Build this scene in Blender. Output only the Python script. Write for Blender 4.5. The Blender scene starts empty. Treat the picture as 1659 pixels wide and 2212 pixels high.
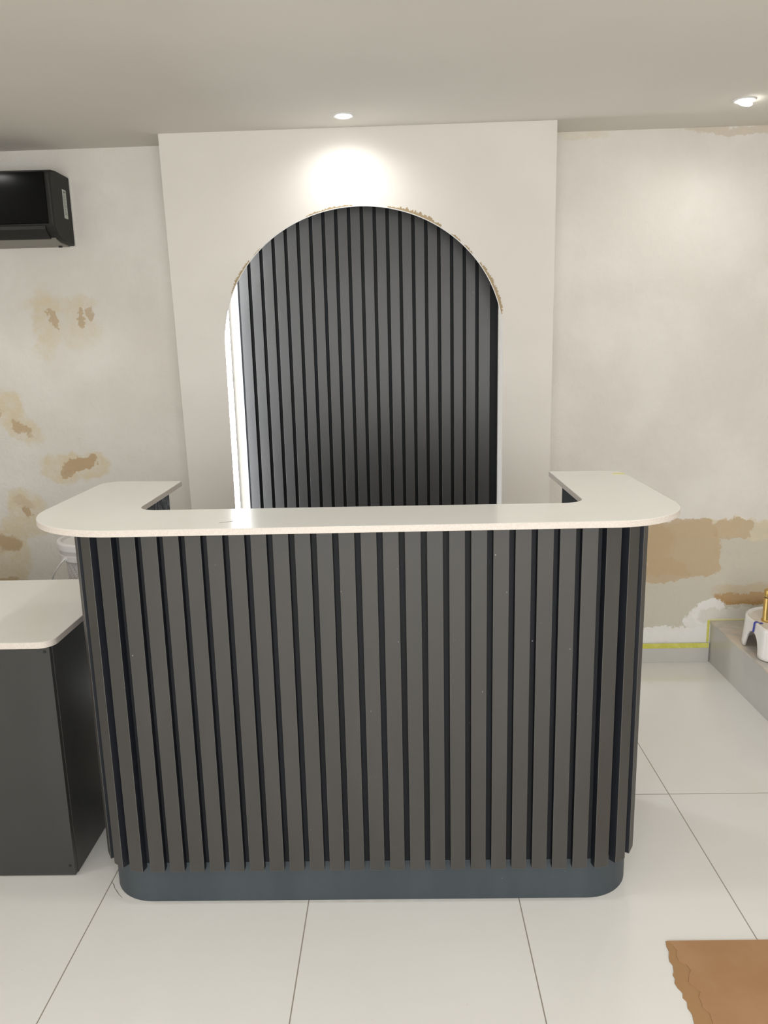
import bpy, bmesh, math, random
from mathutils import Vector, Matrix
random.seed(7)
S = bpy.context.scene
C = S.collection
PI = math.pi

# ---------------------------------------------------------------- camera
FPX = 1691.12
P_, R_, Y_ = 0.209421, -0.0228962, 0.0205409
CAMZ = 1.55
f0 = Vector((-math.sin(Y_), math.cos(Y_), 0)); rt = Vector((math.cos(Y_), math.sin(Y_), 0)); up = Vector((0, 0, 1))
fw = f0*math.cos(P_) - up*math.sin(P_); u = f0*math.sin(P_) + up*math.cos(P_)
r2 = rt*math.cos(R_) + u*math.sin(R_); u2 = u*math.cos(R_) - rt*math.sin(R_)
cd = bpy.data.cameras.new('camera'); cam = bpy.data.objects.new('camera', cd); C.objects.link(cam)
M = Matrix.Identity(4)
for i in range(3):
    M[i][0], M[i][1], M[i][2] = r2[i], u2[i], -fw[i]
M[2][3] = CAMZ
cam.matrix_world = M
cd.sensor_fit = 'VERTICAL'; cd.sensor_height = 24.0; cd.lens = FPX/2212*24.0; cd.clip_start = 0.05
S.camera = cam

# ---------------------------------------------------------------- exposure and world
S.view_settings.view_transform = 'Standard'; S.view_settings.look = 'None'
S.view_settings.gamma = 1; S.view_settings.use_curve_mapping = False
S.view_settings.exposure = 0.47
w = bpy.data.worlds.new('world'); S.world = w; w.use_nodes = True
w.node_tree.nodes['Background'].inputs[0].default_value = (0.75, 0.83, 1, 1)
w.node_tree.nodes['Background'].inputs[1].default_value = 0.6

# ---------------------------------------------------------------- lights of the room
def light(name, kind, loc, energy, col, rot=(0, 0, 0), **kw):
    d = bpy.data.lights.new(name, kind); d.energy = energy; d.color = col
    for k, v in kw.items(): setattr(d, k, v)
    o = bpy.data.objects.new(name, d); o.location = loc; o.rotation_euler = rot; C.objects.link(o)
    return o
WINDOW_FILL_E, SPOT_E, ZC = 84, 10.6, 2.4235
CEIL_SLOPE = .0055                # the ceiling rises a little to the right
def zceil(x): return ZC+CEIL_SLOPE*x
# frontal fill added behind the camera, at an assumed unseen shop window
light('window_fill', 'AREA', (0.2, -2.05, 1.3), WINDOW_FILL_E, (1, 0.985, 0.955), (PI/2, 0, 0), shape='RECTANGLE', size=3.6, size_y=2.1)
ROWS = [3.265, 1.72, 0.2, -1.3]  # rear row is real; nearer rows added out of view to brighten the tops
COLS = [-1.713, -0.189, 1.336]

# ---------------------------------------------------------------- materials
def mat(name, col, rough=0.5, spec=0.5, metal=0.0):
    m = bpy.data.materials.new(name); m.use_nodes = True
    b = m.node_tree.nodes['Principled BSDF']
    b.inputs['Base Color'].default_value = (*col, 1); b.inputs['Roughness'].default_value = rough
    b.inputs['Specular IOR Level'].default_value = spec; b.inputs['Metallic'].default_value = metal
    return m
class NT:
    def __init__(s, m):
        s.t = m.node_tree; s.n = s.t.nodes; s.l = s.t.links; s.b = s.n['Principled BSDF']
        s.tc = s.n.new('ShaderNodeTexCoord').outputs['Object']
    def node(s, t, **kw):
        x = s.n.new(t)
        for k, v in kw.items(): setattr(x, k, v)
        return x
    def link(s, a, b): s.l.new(a, b)
    def put(s, v, sock):
        if hasattr(v, 'is_linked') or hasattr(v, 'links'): s.l.new(v, sock)
        else: sock.default_value = v
    def math(s, op, a, b=0.0, c=None, clamp=False):
        x = s.node('ShaderNodeMath', operation=op, use_clamp=clamp)
        s.put(a, x.inputs[0]); s.put(b, x.inputs[1])
        if c is not None: s.put(c, x.inputs[2])
        return x.outputs[0]
    def noise(s, scale, detail=4, rough=0.55, vec=None, color=False, dist=0.0):
        x = s.node('ShaderNodeTexNoise'); x.inputs['Scale'].default_value = scale
        x.inputs['Detail'].default_value = detail; x.inputs['Roughness'].default_value = rough; x.inputs['Distortion'].default_value = dist
        s.l.new(vec if vec is not None else s.tc, x.inputs['Vector'])
        return x.outputs['Color' if color else 'Fac']
    def vmap(s, sc=(1, 1, 1), loc=(0, 0, 0)):
        x = s.node('ShaderNodeMapping'); x.inputs['Scale'].default_value = sc; x.inputs['Location'].default_value = loc
        s.l.new(s.tc, x.inputs['Vector']); return x.outputs[0]
    def mix(s, fac, a, b):
        x = s.node('ShaderNodeMix', data_type='RGBA')
        s.put(fac, x.inputs[0])
        for v, i in ((a, 6), (b, 7)):
            if isinstance(v, tuple): x.inputs[i].default_value = (*v, 1)
            else: s.l.new(v, x.inputs[i])
        return x.outputs[2]
    def ramp(s, v, a, b, lo=0.0, hi=1.0):
        x = s.node('ShaderNodeMapRange'); x.interpolation_type = 'SMOOTHSTEP'
        s.l.new(v, x.inputs[0]); x.inputs[1].default_value = a; x.inputs[2].default_value = b
        x.inputs[3].default_value = lo; x.inputs[4].default_value = hi
        return x.outputs[0]
    def bump(s, h, strength, dist=0.01):
        x = s.node('ShaderNodeBump'); x.inputs['Strength'].default_value = strength; x.inputs['Distance'].default_value = dist
        s.l.new(h, x.inputs['Height']); s.l.new(x.outputs[0], s.b.inputs['Normal'])

WALL = (0.70, 0.655, 0.60)
# smooth painted plasterboard
m_paint = mat('smooth_white_paint', WALL, 0.7, 0.25)
t = NT(m_paint); n = t.noise(2.2, 3); t.link(t.mix(t.ramp(n, .35, .7), (0.70, 0.67, 0.62), (0.73, 0.70, 0.65)), t.b.inputs['Base Color'])
t.bump(t.noise(160, 2), 0.06, 0.002)
m_ceil = mat('ceiling_paint', (0.66, 0.62, 0.56), 0.8, 0.2)
t = NT(m_ceil); t.link(t.mix(t.ramp(t.noise(1.3, 2), .35, .7), (0.645, 0.615, 0.56), (0.68, 0.65, 0.595)), t.b.inputs['Base Color'])
t.bump(t.noise(1.8, 2), 0.25, 0.02)

# old back wall, skim coat with patches of bare and stained plaster
m_old = mat('patched_plaster', WALL, 0.72, 0.25)
t = NT(m_old)
sep0 = t.node('ShaderNodeSeparateXYZ'); t.link(t.tc, sep0.inputs[0])
big = t.noise(9, 6, .62, color=True); sb = t.node('ShaderNodeSeparateColor'); t.link(big, sb.inputs[0])
fin = t.noise(55, 4, .6, color=True); sf = t.node('ShaderNodeSeparateColor'); t.link(fin, sf.inputs[0])
def warp(axis, ch, a, bb):
    v = t.math('MULTIPLY_ADD', t.math('SUBTRACT', sb.outputs[ch], .5), a, sep0.outputs[axis])
    return t.math('MULTIPLY_ADD', t.math('SUBTRACT', sf.outputs[ch], .5), bb, v)
wx, wz = warp(0, 0, .16, .035), warp(2, 1, .13, .03)
def patch(cx, cz, rx, rz, soft, power=2.0, ang=0.0):
    dx = t.math('SUBTRACT', wx, cx*1.003+.011); dz = t.math('SUBTRACT', wz, cz)
    if ang:
        ca, sa = math.cos(ang), math.sin(ang)
        ex = t.math('ADD', t.math('MULTIPLY', dx, ca), t.math('MULTIPLY', dz, sa))
        ez = t.math('SUBTRACT', t.math('MULTIPLY', dz, ca), t.math('MULTIPLY', dx, sa)); dx, dz = ex, ez
    a = t.math('POWER', t.math('ABSOLUTE', t.math('DIVIDE', dx, rx)), power)
    b = t.math('POWER', t.math('ABSOLUTE', t.math('DIVIDE', dz, rz)), power)
    return t.ramp(t.math('ADD', a, b), 1+soft, 1-soft)
col = t.mix(t.ramp(t.noise(3.0, 5), .38, .68), (0.685, 0.655, 0.60), (0.735, 0.71, 0.66))
LY, TAN, BRN = (0.66, 0.575, 0.41), (0.50, 0.37, 0.225), (0.42, 0.26, 0.11)
GRY, WHT = (0.535, 0.50, 0.405), (0.78, 0.77, 0.74)
streak = t.ramp(t.noise(26, 4, .7), .36, .62)
for cx, cz, rx, rz, soft, c, op, pw, ang in (
    # left of the pier
    (-1.60, 1.68, .065, .155, .55, LY, .75, 2, 0), (-1.535, 1.77, .17, .035, .6, LY, .65, 2, 0), (-1.44, 1.66, .085, .10, .7, LY, .55, 2, 0.3),
    (-1.572, 1.700, .022, .034, .25, TAN, .75, 3, 0), (-1.435, 1.705, .016, .045, .3, TAN, .8, 3, -.2), (-1.385, 1.722, .018, .026, .3, TAN, .7, 3, 0),
    (-1.825, 1.30, .085, .085, .45, LY, .9, 2, -.5), (-1.75, 1.20, .085, .055, .5, LY, .8, 2, -.7), (-1.765, 1.205, .05, .017, .4, TAN, .85, 2, -.75), (-1.855, 1.27, .02, .02, .3, TAN, .7, 2, 0),
    (-1.525, 1.025, .165, .068, .4, LY, .95, 3, 0.05), (-1.50, 1.045, .085, .036, .22, TAN, 1, 3, 0.12), (-1.56, 1.015, .032, .030, .2, TAN, .9, 3, 0),
    (-1.79, .80, .10, .115, .45, LY, .9, 3, 0), (-1.79, .815, .025, .022, .3, TAN, .9, 2, -.5), (-1.80, .86, .05, .03, .5, TAN, .35, 2, 0),
    (-1.90, .60, .10, .16, .4, LY, .95, 3, 0), (-1.90, .655, .055, .05, .4, TAN, .95, 2, .2), (-1.90, .455, .06, .03, .3, TAN, .8, 2, 0),
    # right of the pier
    (1.55, .43, .62, .27, .16, GRY, .85, 6, 0), (1.62, .665, .36, .045, .4, LY, .75, 4, 0),
    (1.33, .575, .175, .14, .16, TAN, .80, 5, 0), (1.25, .46, .10, .06, .2, TAN, .80, 3, 0), (1.56, .66, .075, .045, .2, TAN, .70, 4, 0), (1.08, .60, .2, .1, .2, TAN, .75, 3, 0),
    (1.70, .315, .20, .030, .35, BRN, 1, 4, -.03), (1.70, .35, .20, .045, .7, TAN, .5, 3, 0),
    (1.475, .255, .075, .05, .2, WHT, .95, 3, .35), (1.43, .16, .07, .10, .2, WHT, .85, 3, 0), (1.30, .135, .30, .050, .25, WHT, .85, 5, 0), (1.75, .235, .32, .035, .3, (0.66, 0.64, 0.58), .9, 5, 0),
    # edge stain under the ceiling, right
    (.80, 2.425, .12, .035, .5, LY, .5, 3, 0), (1.45, 2.425, .22, .022, .5, TAN, .4, 3, 0)):
    mk = t.math('MULTIPLY', patch(cx, cz, rx, rz, soft, pw, ang), op)
    if c is LY: mk = t.math('MULTIPLY', mk, t.math('MULTIPLY_ADD', streak, .45, .55))
    col = t.mix(mk, col, c)
t.link(col, t.b.inputs['Base Color'])
hh = t.math('MULTIPLY_ADD', t.noise(7, 6, .6), 1.0, t.math('MULTIPLY', t.noise(40, 3, .6), .25))
t.bump(hh, 0.42, 0.02)

# glossy white floor tiles 0.6 x 1.2 m
m_floor = mat('white_gloss_tile', (0.71, 0.695, 0.645), 0.16, 0.5)
t = NT(m_floor)
sx = t.node('ShaderNodeSeparateXYZ'); t.link(t.tc, sx.inputs[0])
def grout(o, off, per, hw):
    v = t.math('MODULO', t.math('ADD', t.math('SUBTRACT', o, off), per*20), per)
    v = t.math('MINIMUM', v, t.math('SUBTRACT', per, v))
    return t.ramp(v, hw*.6, hw*1.2, 1, 0)
g = t.math('MAXIMUM', grout(sx.outputs[0], -.881, .6, .0018), grout(sx.outputs[1], 2.478, 1.2, .0018))
base = t.mix(t.ramp(t.noise(1.7, 3), .35, .7), (0.735, 0.725, 0.69), (0.76, 0.75, 0.72))
dirt = t.ramp(t.noise(95, 2, .5), .765, .80, 0, .6)
base = t.mix(dirt, base, (0.42, 0.38, 0.33))
t.link(t.mix(g, base, (0.30, 0.265, 0.225)), t.b.inputs['Base Color'])
t.link(t.math('MULTIPLY_ADD', t.noise(5, 4), .12, .10), t.b.inputs['Roughness'])

def graymat(name, c1, c2, rough, spec=.45, dust=.83):
    m = mat(name, c1, rough, spec); t = NT(m)
    n = t.noise(1, 5, .6, t.vmap((9, 9, 2.2)))
    c = t.mix(t.ramp(n, .35, .7), c1, c2)
    sp = t.ramp(t.noise(120, 1, .4), dust, dust+.03, 0, .7)
    t.link(t.mix(sp, c, (0.45, 0.42, 0.38)), t.b.inputs['Base Color'])
    t.link(t.math('MULTIPLY_ADD', n, .16, rough-.08), t.b.inputs['Roughness'])
    return m
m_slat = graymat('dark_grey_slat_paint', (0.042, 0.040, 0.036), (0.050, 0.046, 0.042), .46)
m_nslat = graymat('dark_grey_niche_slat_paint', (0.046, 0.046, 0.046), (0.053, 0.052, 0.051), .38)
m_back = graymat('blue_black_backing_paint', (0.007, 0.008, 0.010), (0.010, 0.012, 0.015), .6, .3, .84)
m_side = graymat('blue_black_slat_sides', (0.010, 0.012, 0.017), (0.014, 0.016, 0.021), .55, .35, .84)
m_edge_hi = mat('rubbed_edge_highlight', (0.095, 0.09, 0.082), .45, .4)  # paler edge colour paints in slat highlights as well as rubbed paint
m_plinth = graymat('slate_blue_plinth_paint', (0.040, 0.051, 0.060), (0.050, 0.062, 0.071), .5, .4, .80)
m_desk = graymat('dark_grey_laminate', (0.036, 0.036, 0.034), (0.040, 0.040, 0.038), .34, .45, .84)
m_worn = mat('scuffed_dark_paint', (.1, .11, .13), .6); t = NT(m_worn)
t.link(t.mix(t.ramp(t.noise(1, 6, .7, t.vmap((60, 90, 30))), .42, .66), (0.03, 0.036, 0.048), (0.30, 0.32, 0.36)), t.b.inputs['Base Color'])
m_quartz = mat('white_quartz', (0.70, 0.68, 0.62), 0.16, 0.5)
t = NT(m_quartz); c = t.mix(t.ramp(t.noise(2.5, 4), .35, .7), (0.77, 0.76, 0.71), (0.80, 0.79, 0.74))
t.link(t.mix(t.ramp(t.noise(170, 1, .4), .76, .80, 0, .4), c, (0.45, 0.43, 0.38)), t.b.inputs['Base Color'])
m_edge = mat('quartz_sawn_edge', (0.64, 0.58, 0.52), 0.35, 0.4)
t = NT(m_edge); t.link(t.mix(t.ramp(t.noise(240, 2), .4, .6), (0.60, 0.54, 0.48), (0.65, 0.59, 0.53)), t.b.inputs['Base Color'])
m_skirt = mat('grey_tile', (0.50, 0.485, 0.46), 0.22, 0.5)
t = NT(m_skirt); t.link(t.mix(t.ramp(t.noise(4, 4), .35, .7), (0.48, 0.47, 0.445), (0.53, 0.515, 0.48)), t.b.inputs['Base Color'])
m_steptop = mat('dusty_grey_tile', (0.5, 0.47, 0.43), 0.25, 0.5)
t = NT(m_steptop); t.link(t.mix(t.ramp(t.noise(7, 5, .6), .4, .65), (0.47, 0.44, 0.40), (0.60, 0.52, 0.43)), t.b.inputs['Base Color'])
m_ytape = mat('yellow_masking_tape', (0.60, 0.57, 0.10), 0.6, .3)
t = NT(m_ytape); t.link(t.mix(t.ramp(t.noise(30, 3), .35, .7), (0.56, 0.54, 0.09), (0.66, 0.63, 0.17)), t.b.inputs['Base Color'])
m_ptape = mat('pale_yellow_tape', (0.72, 0.68, 0.35), 0.6, .3)
m_btape = mat('blue_masking_tape', (0.045, 0.06, 0.36), 0.6, .3)
m_acgloss = mat('gloss_black_plastic', (0.005, 0.005, 0.005), 0.30, 0.04)
m_acmatte = mat('satin_black_plastic', (0.020, 0.020, 0.018), 0.55, 0.25)
m_acgrey = mat('grey_plastic', (0.24, 0.23, 0.20), 0.5, 0.4)
m_white = mat('white_plastic', (0.68, 0.67, 0.65), 0.4, 0.4)
m_bucket = mat('dusty_white_plastic', (0.64, 0.62, 0.60), 0.5, 0.3)
m_ceram = mat('white_glazed_ceramic', (0.76, 0.74, 0.71), 0.08, 0.5)
m_ceram_in = mat('unglazed_ceramic', (0.66, 0.60, 0.53), 0.5, 0.3)
m_brass = mat('brushed_brass', (0.62, 0.43, 0.15), 0.36, 0.5, 1.0)
m_card = mat('brown_cardboard', (0.36, 0.215, 0.115), 0.75, 0.2)
t = NT(m_card); c = t.mix(t.ramp(t.noise(4, 5, .6), .35, .7), (0.37, 0.205, 0.10), (0.42, 0.245, 0.13))
t.link(t.mix(t.ramp(t.noise(14, 5, .7, dist=1.5), .68, .74, 0, .45), c, (0.50, 0.35, 0.22)), t.b.inputs['Base Color'])
t.bump(t.noise(60, 3), .1, .002)
m_cardrip = mat('torn_cardboard_ply', (0.38, 0.225, 0.11), 0.85, 0.1)
m_raw = mat('torn_plasterboard_edge', (0.40, 0.31, 0.19), 0.9, 0.1)
m_black = mat('black', (0.01, 0.01, 0.01), 0.6)
m_crack = mat('dark_fibre', (0.16, 0.145, 0.12), 0.8)  # plain dark colour of the fibre and thread
def emis(name, col, st):
    m = bpy.data.materials.new(name); m.use_nodes = True; b = m.node_tree.nodes['Principled BSDF']
    b.inputs['Base Color'].default_value = (0.8, 0.8, 0.8, 1)
    b.inputs['Emission Color'].default_value = (*col, 1); b.inputs['Emission Strength'].default_value = st
    return m
m_led = emis('led_glow', (0.93, 0.96, 1.0), 13)
m_led2 = emis('led_glow_thin', (0.95, 0.97, 1.0), 0.9)
m_lens = emis('downlight_lens', (1.0, 0.98, 0.95), 14)

# ---------------------------------------------------------------- mesh helpers
def obj(name, bm, m, parent=None, smooth=False, bevel=0, seg=2, mats=None, bevel_mat=None):
    me = bpy.data.meshes.new(name)
    bmesh.ops.recalc_face_normals(bm, faces=bm.faces)
    bm.to_mesh(me); bm.free()
    for x in (mats or [m]): me.materials.append(x)
    o = bpy.data.objects.new(name, me); C.objects.link(o)
    if smooth:
        for p in me.polygons: p.use_smooth = True
        me.set_sharp_from_angle(angle=math.radians(38))
    if parent: o.parent = parent; o.matrix_parent_inverse = Matrix.Translation(-parent.location)
    if bevel:
        b = o.modifiers.new('bevel', 'BEVEL'); b.width = bevel; b.segments = seg; b.limit_method = 'ANGLE'; b.angle_limit = math.radians(40)
        if bevel_mat is not None: b.material = bevel_mat
    return o
def thing(name, label, cat, loc, group=None):
    o = bpy.data.objects.new(name, None); C.objects.link(o); o.location = loc; o.empty_display_size = .1
    return tag(o, label, cat, group)
def tag(o, label, cat, group=None):
    o['label'] = label; o['category'] = cat
    if group: o['group'] = group
    return o
def struct(o): o['kind'] = 'structure'; return o
def box(bm, x0, x1, y0, y1, z0, z1):
    v = [bm.verts.new((x, y, z)) for z in (z0, z1) for y in (y0, y1) for x in (x0, x1)]
    return [bm.faces.new([v[i] for i in f]) for f in ((0, 2, 3, 1), (4, 5, 7, 6), (0, 1, 5, 4), (2, 6, 7, 3), (0, 4, 6, 2), (1, 3, 7, 5))]
def obox(bm, c, tan, nor, hw, depth, z0, z1):
    # box on a vertical surface at point c, half width hw along tan, standing out by depth along nor
    tan = Vector((*tan, 0)); nor = Vector((*nor, 0)); pts = []
    for z in (z0, z1):
        for a, b in ((-hw, 0), (hw, 0), (hw, depth), (-hw, depth)):
            p = Vector((c[0], c[1], 0)) + tan*a + nor*b; pts.append(bm.verts.new((p.x, p.y, z)))
    for f in ((0, 1, 2, 3), (4, 7, 6, 5), (0, 4, 5, 1), (1, 5, 6, 2), (2, 6, 7, 3), (3, 7, 4, 0)):
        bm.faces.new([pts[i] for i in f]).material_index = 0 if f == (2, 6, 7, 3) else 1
def prism(bm, pts, z0, z1, cap_mat=0, side_mat=0):
    a = [bm.verts.new((x, y, z0)) for x, y in pts]; b = [bm.verts.new((x, y, z1)) for x, y in pts]
    f1 = bm.faces.new(a); f2 = bm.faces.new(b); f1.material_index = f2.material_index = cap_mat
    for i in range(len(pts)):
        j = (i+1) % len(pts); f = bm.faces.new((a[i], a[j], b[j], b[i])); f.material_index = side_mat
def arc(cx, cy, r, a0, a1, n=10):
    return [(cx+r*math.cos(math.radians(a0+(a1-a0)*i/n)), cy+r*math.sin(math.radians(a0+(a1-a0)*i/n))) for i in range(n+1)]
def lathe(bm, prof, c=(0, 0, 0), n=40):
    rings = []
    for r, z in prof:
        if r < 1e-5: rings.append([bm.verts.new((c[0], c[1], c[2]+z))])
        else: rings.append([bm.verts.new((c[0]+r*math.cos(2*PI*i/n), c[1]+r*math.sin(2*PI*i/n), c[2]+z)) for i in range(n)])
    for a, b in zip(rings, rings[1:]):
        for i in range(n):
            j = (i+1) % n
            if len(a) == 1 and len(b) == 1: continue
            if len(a) == 1: bm.faces.new((a[0], b[i], b[j]))
            elif len(b) == 1: bm.faces.new((a[i], a[j], b[0]))
            else: bm.faces.new((a[i], a[j], b[j], b[i]))
def sweep(bm, pts, w, th, side=(0, 1, 0)):
    # flat strap along pts
    side = Vector(side); rings = []
    for i, p in enumerate(pts):
        p = Vector(p); a = Vector(pts[max(i-1, 0)]); b = Vector(pts[min(i+1, len(pts)-1)])
        d = (b-a).normalized(); nn = d.cross(side).normalized()
        rings.append([bm.verts.new(p+side*(sw*w/2)+nn*(sn*th/2)) for sw, sn in ((-1, -1), (1, -1), (1, 1), (-1, 1))])
    for a, b in zip(rings, rings[1:]):
        for i in range(4):
            j = (i+1) % 4; bm.faces.new((a[i], a[j], b[j], b[i]))
    bm.faces.new(rings[0]); bm.faces.new(rings[-1])

# ---------------------------------------------------------------- the room
YW = 3.634                       # back wall
XL, XR, YF = -2.7, 3.1, -2.3
bm = bmesh.new(); box(bm, XL, XR, YF, YW+.1, -.1, 0); struct(obj('floor', bm, m_floor))
bm = bmesh.new(); box(bm, XL, XR, YW, YW+.12, 0, 2.5); struct(obj('wall_back', bm, m_old))
bm = bmesh.new(); box(bm, XL-.12, XL, YF, YW, 0, 2.5); struct(obj('wall_left', bm, m_paint))
bm = bmesh.new(); box(bm, XR, XR+.12, YF, YW, 0, 2.5); struct(obj('wall_right', bm, m_paint))
bm = bmesh.new()                 # street side with the shop window opening
box(bm, XL, -1.7, YF-.12, YF, 0, 2.5); box(bm, 2.1, XR, YF-.12, YF, 0, 2.5); box(bm, -1.7, 2.1, YF-.12, YF, 2.35, 2.5); box(bm, -1.7, 2.1, YF-.12, YF, 0, .2)
struct(obj('wall_front', bm, m_paint))
# ceiling: one sheet, a little wavy along the back wall, with holes for the downlights
bm = bmesh.new(); box(bm, XL, XR, YF, YW, 0, .08)
for v in bm.verts: v.co.z += zceil(v.co.x)
struct(obj('ceiling', bm, m_ceil))

# pier with the arched opening
PX0, PX1, PY = -.95, .668, 3.441
AX0, AX1, SPR, AH = -.739, .456, 1.575, .545
cx, hw = (AX0+AX1)/2, (AX1-AX0)/2
bm = bmesh.new()
box(bm, PX0, AX0, PY, YW, 0, ZC); box(bm, AX1, PX1, PY, YW, 0, ZC); box(bm, AX0, AX1, PY+.0125, YW, 2.36, ZC)
for v in bm.verts:               # the left edge is a little out of plumb
    if v.co.x < PX0+.01: v.co.x = -.925-.0149*v.co.z
N = 64
ap = [(cx-hw*math.cos(PI*i/N), SPR+AH*math.sin(PI*i/N)) for i in range(N+1)]
for yy in (PY, PY+.0125):
    lo = [bm.verts.new((x, yy, z)) for x, z in ap]; hi = [bm.verts.new((x, yy, ZC)) for x, z in ap]
    for i in range(N): bm.faces.new((lo[i], lo[i+1], hi[i+1], hi[i]))
    if yy == PY: keep = lo
for i in range(N): bm.faces.new((keep[i], keep[i+1], lo[i+1], lo[i]))
for v in bm.verts:
    if v.co.z > ZC-.001: v.co.z = zceil(v.co.x)+.004
pier = struct(obj('wall_pier', bm, m_paint))
# thin corner bead and the ragged plasterboard edge along the arch
bm = bmesh.new()
prev = None
for i in range(2, N-1):
    a = PI*i/N; q = []
    for dr, yy in ((-.0005, PY-.0012), (.0035, PY-.0012), (.0035, PY+.0005), (-.0005, PY+.0005)):
        q.append(bm.verts.new((cx-(hw+dr-.002)*math.cos(a), yy, SPR+(AH+dr-.002)*math.sin(a))))
    if prev:
        for k in range(4): bm.faces.new((prev[k], prev[(k+1) % 4], q[(k+1) % 4], q[k]))
    prev = q
obj('corner_bead', bm, m_white, pier)
bm = bmesh.new()
for a0, a1, wmax in ((22, 38, .013), (41, 45, .004), (68, 87, .009), (101, 124, .019), (129, 134, .008), (136, 141, .008), (146, 170, .018)):
    nseg = max(6, int((a1-a0)*3)); prev = None
    for i in range(nseg+1):
        a = math.radians(a0+(a1-a0)*i/nseg); wd = wmax*(.25+.75*random.random())*math.sin(PI*min(max(i/nseg, .04), .96))**.35
        q = [bm.verts.new((cx-(hw+d)*math.cos(a), yy, SPR+(AH+d)*math.sin(a))) for d, yy in ((.001, PY-.0016), (.001+wd, PY-.0016), (.001+wd, PY+.0005), (.001, PY+.0005))]
        if prev:
            for k in range(4): bm.faces.new((prev[k], prev[(k+1) % 4], q[(k+1) % 4], q[k]))
        prev = q
obj('torn_edge', bm, m_raw, pier)

# tiled skirting along the back wall
bm = bmesh.new(); box(bm, PX1+.002, 1.495, YW-.012, YW, 0, .098); struct(obj('baseboard_right', bm, m_skirt, bevel=.001))
bm = bmesh.new(); box(bm, XL, PX0-.002, YW-.012, YW, 0, .098); struct(obj('baseboard_left', bm, m_skirt, bevel=.001))
# raised tiled step
st = thing('tiled_step', 'long low step clad in grey tile along the right side, reaching the back wall', 'step', (2.2, 2.2, 0))
bm = bmesh.new(); box(bm, 1.500, XR-.002, .9, YW-.002, 0, .196); obj('riser', bm, m_skirt, st, bevel=.001)
bm = bmesh.new(); box(bm, 1.497, XR-.002, .9, YW-.002, .196, .208); obj('step_top', bm, m_steptop, st, bevel=.0012)['label'] = 'dusty beige and grey tile top'

# masking tape
def tape(name, label, fn, m):
    bm = bmesh.new(); fn(bm); return tag(obj(name, bm, m), label, 'tape')
tape('masking_tape', 'strip of yellow-green tape along the top of the skirting behind the counter', lambda b: box(b, PX1+.01, 1.493, YW-.0135, YW-.012, .074, .099), m_ytape)
tape('masking_tape', 'short upright strip of yellow tape where the grey step meets the back wall', lambda b: box(b, 1.484, 1.496, YW-.0018, YW, .1, .212), m_ytape)
tape('masking_tape', 'thin pale yellow tape line along the wall above the top of the step', lambda b: box(b, 1.498, 2.2, YW-.0015, YW, .2085, .2155), m_ptape)

# ---------------------------------------------------------------- niche lining
pn = thing('slat_panel', 'tall dark grey slatted panel filling the arched opening', 'wall panel', (cx, 3.61, 0))
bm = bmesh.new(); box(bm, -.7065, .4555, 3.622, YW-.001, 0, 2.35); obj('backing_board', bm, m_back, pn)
bm = bmesh.new()
edges = [-.694] + [-.6462+.05593*k for k in range(19)] + [.4185]
for k in range(20):
    a_ = edges[k] + (.0075 if k else 0); b_ = edges[k+1] - (.0075 if k < 19 else 0)
    fs = box(bm, a_, b_, 3.600, 3.622, 0, 2.35)
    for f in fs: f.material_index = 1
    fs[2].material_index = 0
obj('slats', bm, m_nslat, pn, bevel=.0009, mats=[m_nslat, m_side, m_edge_hi], bevel_mat=2)
# LED strips on the left side of the niche
bm = bmesh.new(); box(bm, AX0, AX0+.003, 3.444, 3.535, 0.02, 2.3)
tag(obj('led_strip', bm, m_led), 'broad glowing white light strip on the left edge of the arched niche', 'light strip')
bm = bmesh.new(); box(bm, -.7235, -.7070, 3.610, YW-.001, 0.02, 2.3)
tag(obj('led_strip', bm, m_led2), 'thin bright upright line of light deeper in the niche, beside the first slat', 'light strip')

# ---------------------------------------------------------------- reception counter
ct = thing('reception_counter', 'dark grey slatted U-shaped reception counter with rounded corners', 'reception desk', (-.11, 2.2, 0))
BX0, BX1, BY, BR, BYR = -.866, .647, 1.962, .138, 2.555      # core outline
def u_outline(x0, x1, y0, r, yr, ix0, ix1, iy):
    p = [(x0, yr)] + arc(x0+r, y0+r, r, 180, 270, 14) + arc(x1-r, y0+r, r, 270, 360, 14) + [(x1, yr)]
    return p + [(ix1, yr), (ix1, iy), (ix0, iy), (ix0, yr)]
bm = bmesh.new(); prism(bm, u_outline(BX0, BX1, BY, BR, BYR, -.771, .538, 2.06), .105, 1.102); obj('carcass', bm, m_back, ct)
bm = bmesh.new(); prism(bm, u_outline(BX0-.002, BX1+.002, BY-.002, BR, BYR, -.771, .538, 2.06), 0, .125); obj('plinth', bm, m_plinth, ct, bevel=.001)['label'] = 'slate blue plinth'
bm = bmesh.new(); box(bm, -.7705, -.7680, 2.06, 2.553, .6, 1.100); obj('inner_lining', bm, m_worn, ct)['label'] = 'scuffed inner face of the left wing'
# slats follow the outline
PT, SWD, SD = .0564, .0405, .024
bm = bmesh.new()
Lf = (BX1-BR)-(BX0+BR)                  # straight front
Lc = PI/2*(BR)                           # corner arc
x_ref = .3138
def place(s):
    # s: distance along the front from the start of the straight front (left), continuing round both corners
    if 0 <= s <= Lf: return (BX0+BR+s, BY), (1, 0), (0, -1)
    if s > Lf:
        d = s-Lf
        if d <= Lc: a = math.radians(270)+d/BR; return (BX1-BR+BR*math.cos(a), BY+BR+BR*math.sin(a)), (-math.sin(a), math.cos(a)), (math.cos(a), math.sin(a))
        return (BX1, BY+BR+d-Lc), (0, 1), (1, 0)
    d = -s
    if d <= Lc: a = math.radians(270)-d/BR; return (BX0+BR+BR*math.cos(a), BY+BR+BR*math.sin(a)), (-math.sin(a), math.cos(a)), (math.cos(a), math.sin(a))
    return (BX0, BY+BR+d-Lc), (0, -1), (-1, 0)
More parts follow.
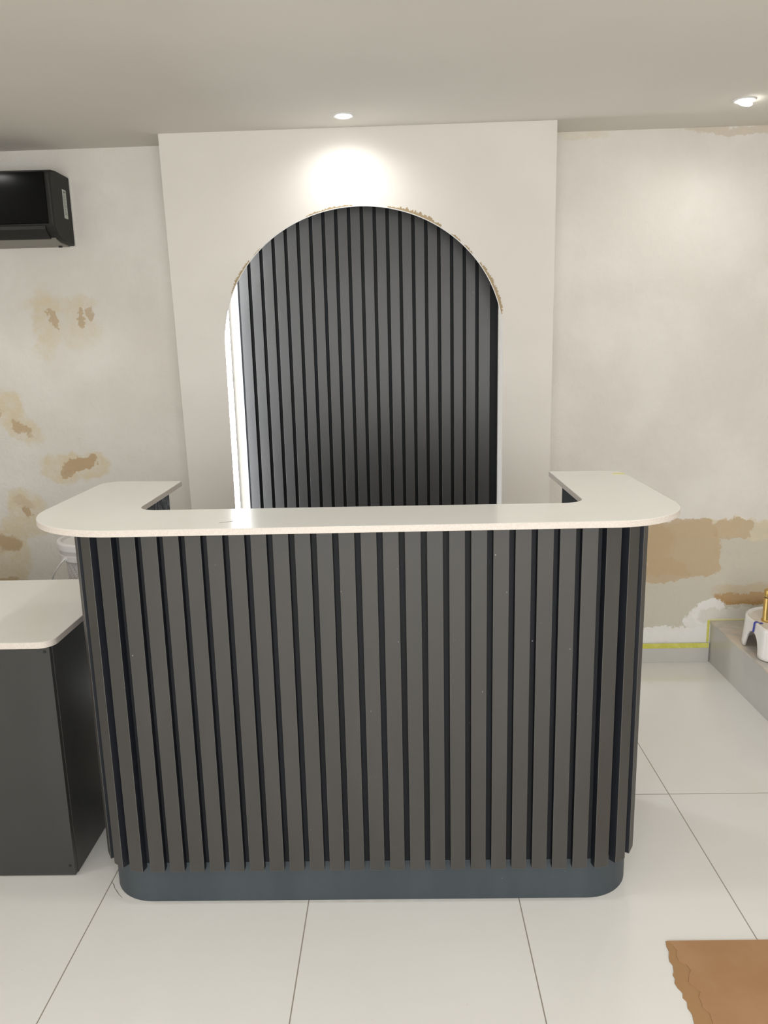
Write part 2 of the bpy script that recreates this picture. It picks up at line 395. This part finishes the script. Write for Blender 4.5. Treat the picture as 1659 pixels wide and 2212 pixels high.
s0 = x_ref-(BX0+BR)
for k in range(-40, 30):
    s = s0+PT*k
    (px, py), tn, nr = place(s)
    if py > BYR-.02: continue
    obox(bm, (px-nr[0]*.002, py-nr[1]*.002), tn, nr, SWD/2, SD+.002, .111, 1.102)
obj('slats', bm, m_slat, ct, bevel=.0010, mats=[m_slat, m_side, m_edge_hi], bevel_mat=2)

# white U-shaped worktop
TT, TH = 1.12, .017
def top_outline():
    xl, xr, ixl, ixr, iy, ri = -.996, .746, -.730, .508, 2.099, .060
    p = arc(xl+.062, 2.603-.062, .062, 90, 180, 8)                # rear outer left
    p += arc(xl+.28, 1.860+.28, .28, 180, 270, 22)
    p += arc(xr-.22, 1.866+.22, .22, 270, 360, 20)
    p += arc(xr-.055, 2.628-.055, .055, 0, 90, 8)
    p += [(ixr, 2.637)]
    p += arc(ixr-ri, iy+ri, ri, 0, -90, 9)
    p += arc(ixl+ri, iy+.006+ri, ri, -90, -180, 9)
    p += [(ixl, 2.584)]
    return p
bm = bmesh.new(); prism(bm, top_outline(), TT-TH, TT, 0, 1)
o = obj('countertop', bm, m_quartz, smooth=True, bevel=.0015, mats=[m_quartz, m_edge])
tag(o, 'white stone U-shaped worktop lying on the slatted reception counter', 'countertop')
bm = bmesh.new(); prism(bm, [(.706, 2.575), (.744, 2.580), (.740, 2.542), (.722, 2.551), (.702, 2.546)], TT, TT+.0006)
tag(obj('masking_tape', bm, m_ptape), 'small torn bit of yellow tape on the right rear corner of the white worktop', 'tape')
bm = bmesh.new()
fp = [(-.458, 1.929), (-.448, 1.934), (-.436, 1.938), (-.426, 1.945)]
prism(bm, [(a, b-.0007) for a, b in fp]+[(a, b+.0007) for a, b in fp[::-1]], TT, TT+.0005)
tag(obj('fibre', bm, m_crack), 'thin hair-like fibre lying on the front of the white worktop near its left end', 'debris')

# ---------------------------------------------------------------- low desk at left
dk = thing('low_desk', 'plain dark grey low desk at the left edge, beside the slatted counter', 'desk', (-1.6, 2.3, 0))
DX0, DX1, DY0, DY1, DH = -2.3, -1.000, 2.075, 2.66, .736
bm = bmesh.new(); box(bm, DX1-.016, DX1, DY0+.0185, DY1, 0, DH); obj('side_panel', bm, m_desk, dk, bevel=.0008)
bm = bmesh.new(); box(bm, DX0, DX0+.016, DY0+.0185, DY1, 0, DH); obj('side_panel', bm, m_desk, dk, bevel=.0008)
bm = bmesh.new(); box(bm, DX0, DX1-.001, DY0, DY0+.016, .003, DH); obj('front_panel', bm, m_desk, dk, bevel=.0008)
bm = bmesh.new(); box(bm, DX0+.02, DX1-.004, DY0+.016, DY0+.0185, .002, DH); obj('seam', bm, m_black, dk)
for cz in (.7215, .035):
    bm = bmesh.new(); lathe(bm, [(0, .0012), (.0042, .0012), (.0048, 0)], n=20)
    bmesh.ops.rotate(bm, verts=bm.verts, cent=(0, 0, 0), matrix=Matrix.Rotation(PI/2, 3, 'X')); bmesh.ops.translate(bm, verts=bm.verts, vec=(-1.0150, DY0, cz))
    obj('screw_cap', bm, m_acmatte, dk)
bm = bmesh.new()
prism(bm, [(DX0-.01, 2.680), (DX0-.01, 2.060)] + arc(-.987-.045, 2.060+.045, .045, 270, 360, 10) + [(-.987, 2.680)], DH, DH+.019, 0, 1)
tag(obj('desktop', bm, m_quartz, smooth=True, bevel=.0015, mats=[m_quartz, m_edge]), 'white stone slab top lying on the low dark desk at left', 'countertop')

# ---------------------------------------------------------------- air conditioner
ac = thing('air_conditioner', 'black split air conditioner mounted high on the back wall at left', 'air conditioner', (-1.82, 3.5, 2.0))
AX, AXL = -1.420, -2.22
def xprism(bm, prof, x0, x1):
    a = [bm.verts.new((x0, y, z)) for y, z in prof]; b = [bm.verts.new((x1, y, z)) for y, z in prof]
    bm.faces.new(a); bm.faces.new(b)
    for i in range(len(prof)):
        j = (i+1) % len(prof); bm.faces.new((a[i], a[j], b[j], b[i]))
body = [(YW-.003, 2.298), (3.5, 2.300), (3.455, 2.296), (3.432, 2.283), (3.427, 2.26), (3.427, 2.085), (3.432, 2.066), (3.452, 2.043), (3.485, 2.026), (3.52, 2.018), (YW-.003, 2.012)]
bm = bmesh.new(); xprism(bm, body, AXL, AX); obj('casing', bm, m_acmatte, ac, smooth=True, bevel=.006, seg=3)
bm = bmesh.new(); xprism(bm, [(3.43, 2.285), (3.421, 2.262), (3.419, 2.20), (3.42, 2.082), (3.426, 2.080), (3.426, 2.27)], AXL+.02, AX-.022)
obj('front_panel', bm, m_acgloss, ac, smooth=True, bevel=.002)['label'] = 'glossy black front panel'
bm = bmesh.new(); xprism(bm, [(3.424, 2.071), (3.425, 2.058), (3.446, 2.036), (3.47, 2.0235), (3.472, 2.030), (3.452, 2.044), (3.434, 2.064), (3.43, 2.073)], AXL+.03, AX-.038)
obj('louver', bm, m_acmatte, ac, smooth=True)
bm = bmesh.new(); xprism(bm, [(3.475, 2.0245), (3.52, 2.0125), (YW-.02, 2.008), (YW-.02, 2.013), (3.52, 2.0185), (3.477, 2.03)], AXL+.02, AX-.02)
obj('underside', bm, m_acgrey, ac)['label'] = 'grey underside'
bm = bmesh.new(); box(bm, AXL+.01, AX+.001, YW-.008, YW, 2.010, 2.300); obj('mounting_plate', bm, m_white, ac)['label'] = 'white rim against the wall'
bm = bmesh.new(); xprism(bm, [(3.542, 2.236), (3.58, 2.236), (3.58, 2.118), (3.542, 2.118)], AX, AX+.0008); stk = obj('sticker', bm, mat('sticker_paper', (.50, .53, .49), .5, .3), ac); stk['label'] = 'pale rating sticker'
random.seed(3)
bm = bmesh.new()
box(bm, AX+.0007, AX+.0011, 3.552, 3.571, 2.222, 2.229)
z = 2.212
while z > 2.130:
    a = 3.546+random.random()*.003; b = 3.56+random.random()*.017
    box(bm, AX+.0007, AX+.0010, a, b, z, z+.0018); z -= .0052
obj('print', bm, mat('sticker_ink', (.17, .19, .17), .6, .2), stk)
bm = bmesh.new()
for y0, y1, z0, z1 in ((3.59, 3.592, 2.035, 2.082), (3.59, 3.615, 2.081, 2.083), (3.59, 3.615, 2.034, 2.036)): box(bm, AX-.001, AX+.0006, y0, y1, z0, z1)
obj('knockout', bm, m_black, ac)
bm = bmesh.new(); box(bm, -1.475, -1.462, 3.58, 3.59, 2.003, 2.012); obj('clip', bm, m_black, ac)

# ---------------------------------------------------------------- buckets behind the desk
def bucket(z0, label):
    c = (-1.232, 3.05, z0); K = 1.085; NS = 144
    t_ = thing('paint_bucket', label, 'bucket', c, 'stacked white paint buckets')
    def prof(bm, P, ripple=False):
        rings = []
        for r_, z_ in P:
            z_ *= K
            ring_ = []
            for i in range(NS):
                a = 2*PI*i/NS; rr = r_
                if ripple and .10 < z_ < .325: rr -= .0035*max(0, math.sin(24*a+150*z_))**2*math.sin(PI*min(1, (z_-.10)/.02)/2)
                ring_.append(bm.verts.new((c[0]+rr*math.cos(a), c[1]+rr*math.sin(a), z0+z_)))
            rings.append(ring_)
        for a, b in zip(rings, rings[1:]):
            for i in range(NS): bm.faces.new((a[i], a[(i+1) % NS], b[(i+1) % NS], b[i]))
        bm.faces.new(rings[0]); bm.faces.new(rings[-1])
    bm = bmesh.new()
    prof(bm, [(.099, 0), (.104, .004)]+[(.104+.012*q/40, .006+.290*q/40) for q in range(41)]+[(.117, .306), (.134, .308), (.138, .312), (.139, .331), (.136, .334), (.131, .335), (.131, .340), (.137, .341), (.138, .350), (.134, .352)], True)
    obj('body', bm, m_bucket, t_)
    bm = bmesh.new()
    prof(bm, [(.133, .346), (.142, .348), (.144, .352), (.144, .372), (.141, .378), (.134, .379), (.128, .377), (.125, .368), (.118, .366), (.070, .367), (.066, .372), (.056, .372), (.053, .367), (.024, .367), (.021, .372), (.002, .373)])
    obj('lid', bm, m_white, t_)
    a = math.radians(236); R0 = .1395
    ex, ey, ez = c[0]+R0*math.cos(a), c[1]+R0*math.sin(a), z0+.322*K
    pts = [(ex+.004, ey-.004, ez+.004), (ex-.012, ey-.008, ez-.010), (ex-.034, ey-.004, ez-.036), (ex-.056, ey+.004, ez-.066), (ex-.070, ey+.014, ez-.094), (ex-.072, ey+.022, ez-.112), (ex-.064, ey+.03, ez-.122), (ex-.050, ey+.04, ez-.121), (ex-.036, ey+.05, ez-.110), (ex-.026, ey+.06, ez-.096)]
    bm = bmesh.new(); sweep(bm, pts, .012, .005, (.35, .25, .90)); obj('handle', bm, m_white, t_, bevel=.001)
    bm = bmesh.new(); lathe(bm, [(0, .004), (.010, .004), (.012, 0), (.012, -.006)], n=20)
    nv = Vector((math.cos(a), math.sin(a), 0)); bmesh.ops.rotate(bm, verts=bm.verts, cent=(0, 0, 0), matrix=nv.to_track_quat('Z', 'Y').to_matrix())
    bmesh.ops.translate(bm, verts=bm.verts, vec=(ex, ey, ez)); obj('handle_pivot', bm, m_white, t_, smooth=True)
bucket(0, 'white paint bucket on the floor behind the low desk, beneath the upper bucket')
bucket(.4120, 'upper white lidded plastic bucket between low desk and slatted counter, strap handle hanging')

# ---------------------------------------------------------------- ceramic piece with brass tap on the step
ZS = .2085
OX, OY = .008, .073
bs = thing('ceramic_basin_base', 'white glazed ceramic basin stand with arched cutouts, on the grey step', 'basin stand', (1.698, 3.273, ZS))
def plan(x0, x1, y0, y1, rr, rf, n=12):
    p = arc(x0+rf, y0+rf, rf, 180, 270, n)+arc(x1-rf, y0+rf, rf, 270, 360, n)+arc(x1-rr, y1-rr, rr, 0, 90, n)+arc(x0+rr, y1-rr, rr, 90, 180, n)
    # resample evenly
    L = [0]
    for a, b in zip(p, p[1:]+p[:1]): L.append(L[-1]+math.dist(a, b))
    out = []; tot = L[-1]; q = p+[p[0]]
    for i in range(160):
        s = tot*i/160; k = max(j for j in range(len(L)) if L[j] <= s+1e-9); k = min(k, len(p)-1)
        f = (s-L[k])/max(L[k+1]-L[k], 1e-9); out.append((q[k][0]+(q[k+1][0]-q[k][0])*f, q[k][1]+(q[k+1][1]-q[k][1])*f))
    return out
def ring(inset, z):
    lo = plan(1.520+inset, 1.876-inset, 3.108+inset, 3.448-inset*.4, .150-inset*.3, .045)
    return [(x, y, z) for x, y in lo]
Hh = .133
foot = ring(0, 0); mid = ring(.014, .7); top = ring(.012, 1)
def cut(i):
    x, y, _ = foot[i]
    h = 0
    for (ax, ay, hwid, hh) in ((1.520, 3.238, .068, .088), (1.876, 3.238, .068, .088), (1.698, 3.108, .085, .088), (1.698, 3.448, .075, .07)):
        if (abs(x-ax) < .03 and ax != 1.698) or (abs(y-ay) < .03 and ax == 1.698):
            d = (y-ay) if ax != 1.698 else (x-ax)
            if abs(d) < hwid: h = max(h, hh*(1-(abs(d)/hwid)**2.4)**.6)
    return h
bm = bmesh.new(); cols = []
for i in range(160):
    h0 = cut(i); col_ = []
    for k in range(11):
        v = k/10; z = h0+(Hh-h0)*v; uu = z/Hh; ins = .030*uu**.8
        ux, uy = foot[i][0], foot[i][1]; tx, ty = top[i][0], top[i][1]
        g_ = uu**.8; col_.append(bm.verts.new((ux+(tx-ux)*g_, uy+(ty-uy)*g_, ZS+.003+z*.98)))
    cols.append(col_)
for i in range(160):
    j = (i+1) % 160
    for k in range(10): bm.faces.new((cols[i][k], cols[j][k], cols[j][k+1], cols[i][k+1]))
for f in bm.faces: f.smooth = True
o = obj('skirt', bm, m_ceram, bs, smooth=True)
sd = o.modifiers.new('wall', 'SOLIDIFY'); sd.thickness = .011; sd.offset = 0
bm = bmesh.new()
rings = []
for ins, z in ((.008, Hh-.004), (.0085, Hh+.0005), (.012, Hh+.003), (.018, Hh+.002), (.023, Hh-.003), (.028, Hh-.005)):
    rings.append([bm.verts.new((x, y, ZS+z)) for x, y, _ in ring(ins, 0)])
for a, b in zip(rings, rings[1:]):
    for i in range(160): bm.faces.new((a[i], a[(i+1) % 160], b[(i+1) % 160], b[i]))
obj('rim', bm, m_ceram, bs, smooth=True)
bm = bmesh.new(); vs = [bm.verts.new((x, y, ZS+Hh-.005)) for x, y, _ in ring(.027, 0)]; bm.faces.new(vs)
vs2 = [bm.verts.new((v.co.x, v.co.y, v.co.z-.008)) for v in vs]; bm.faces.new(vs2)
for i in range(160): bm.faces.new((vs[i], vs[(i+1) % 160], vs2[(i+1) % 160], vs2[i]))
obj('basin_floor', bm, m_ceram_in, bs)['label'] = 'matt beige recessed top'
# brass tap
bt = thing('brass_tap', 'brushed brass cylindrical tap standing on the white ceramic basin stand', 'tap', (1.604, 3.272, ZS+Hh-.005))
c = (1.604, 3.272, ZS+Hh-.005)
bm = bmesh.new(); lathe(bm, [(0, 0), (.0325, 0), (.0325, .006), (.0300, .009), (.0285, .012), (.0285, .104), (.0275, .106), (0, .106)], c, 48); obj('body', bm, m_brass, bt, smooth=True)
bm = bmesh.new(); lathe(bm, [(0, .106), (.0255, .106), (.0255, .110), (0, .110)], c, 40); obj('neck', bm, m_black, bt, smooth=True)
bm = bmesh.new(); lathe(bm, [(0, .110), (.0275, .110), (.0285, .112), (.0285, .139), (.0272, .141), (0, .141)], c, 48); obj('cap', bm, m_brass, bt, smooth=True, bevel=.0006)
bm = bmesh.new(); bmesh.ops.create_uvsphere(bm, u_segments=16, v_segments=10, radius=.0048, matrix=Matrix.Translation((c[0]-.0195, c[1]-.021, c[2]+.109))); obj('indicator_stud', bm, m_brass, bt, smooth=True)
# blue tape over the ceramic shoulder
bm = bmesh.new()
tr = [(1.5205, 3.235, ZS+.092), (1.5230, 3.235, ZS+.114), (1.5238, 3.235, ZS+Hh-.002), (1.5262, 3.235, ZS+Hh+.0028), (1.531, 3.235, ZS+Hh+.0048), (1.538, 3.236, ZS+Hh+.0045), (1.546, 3.237, ZS+Hh+.001), (1.552, 3.239, ZS+Hh-.0035), (1.562, 3.242, ZS+Hh-.0035)]
sweep(bm, tr, .013, .0012, (0, 1, 0))
tag(obj('tape_strip', bm, m_btape), 'blue tape strip stuck over the rim of the white ceramic stand', 'tape')

# ---------------------------------------------------------------- cardboard on the floor
edge = [(.678, 1.790), (.674, 1.772), (.675, 1.755), (.668, 1.737), (.665, 1.721), (.669, 1.709), (.664, 1.688), (.658, 1.677), (.660, 1.666), (.654, 1.653), (.656, 1.638), (.663, 1.622), (.658, 1.608), (.664, 1.596), (.659, 1.578), (.663, 1.560), (.659, 1.538), (.655, 1.50), (.662, 1.45), (.657, 1.38), (.667, 1.30)]
pts = edge + [(1.35, 1.30), (1.35, 1.794)]
cb = thing('cardboard_sheet', 'flat sheet of brown cardboard with a torn left edge, on the floor', 'cardboard', (1.0, 1.5, 0))
bm = bmesh.new(); prism(bm, pts, .0005, .0022); obj('lower_ply', bm, m_cardrip, cb)
inner = [(x+.008+.030*min(1, i/6)+.005*math.sin(i*1.3), y) for i, (x, y) in enumerate(edge)]
inner[0] = (.683, 1.7895)
bm = bmesh.new(); prism(bm, inner+[(1.349, 1.30), (1.349, 1.7932)], .0022, .0036); obj('upper_ply', bm, m_card, cb)

# hairline scratches of dirt on the floor by the left counter corner
def dirt_line(pl, label):
    bm = bmesh.new(); prev = None
    for (x, y, wd) in pl:
        q = (bm.verts.new((x-wd, y, .0006)), bm.verts.new((x+wd, y, .0006)), bm.verts.new((x+wd, y, .0001)), bm.verts.new((x-wd, y, .0001)))
        if prev:
            for k in range(4): bm.faces.new((prev[k], prev[(k+1) % 4], q[(k+1) % 4], q[k]))
        prev = q
    tag(obj('thread', bm, m_crack), label, 'debris')
dirt_line([(-.883, 2.048, .0002), (-.869, 2.031, .0012), (-.862, 2.017, .0006), (-.851, 2.004, .0011), (-.840, 1.990, .0007), (-.826, 1.976, .0003)], 'thin dark curled thread on the floor tile by the left foot of the slatted counter')

# ---------------------------------------------------------------- downlights
def downlight(x, y, label, tilt=0.0):
    ZC = zceil(x)
    t_ = thing('downlight', label, 'ceiling light', (x, y, ZC), 'recessed ceiling downlights')
    bm = bmesh.new(); lathe(bm, [(.030, .0), (.031, -.004), (.038, -.005), (.042, -.002), (.043, 0)], (x, y, ZC), 40); obj('trim_ring', bm, m_white, t_, smooth=True)
    bm = bmesh.new(); lathe(bm, [(0, -.0045), (.018, -.0042), (.027, -.003), (.030, 0)], n=36)
    bmesh.ops.rotate(bm, verts=bm.verts, cent=(0, 0, 0), matrix=Matrix.Rotation(tilt, 3, 'Y')); bmesh.ops.translate(bm, verts=bm.verts, vec=(x, y, ZC-.003-.02*abs(math.sin(tilt))))
    obj('lens', bm, m_lens, t_, smooth=True)
    l = light('lamp', 'SPOT', (x, y, ZC-.03), SPOT_E*(.52 if y > 3 else 1.04), (1, .985, .96), (0, tilt*.5, 0), spot_size=math.radians(168 if y > 3 else 150), spot_blend=1, shadow_soft_size=.035)
    l.parent = t_; l.matrix_parent_inverse = Matrix.Translation(-Vector((x, y, ZC)))
downlight(-.189, 3.270, 'round ceiling downlight directly above the arched niche')
downlight(1.336, 3.249, 'tilted round ceiling downlight at right, above the bare wall', .35)
for y in ROWS:
    for x in COLS:
        if y > 3 and x > -1: continue
        downlight(x, y, 'recessed downlight outside the photo, above the air conditioner side' if y > 3 else 'downlight added out of view in front of the counter to brighten floor and worktops')
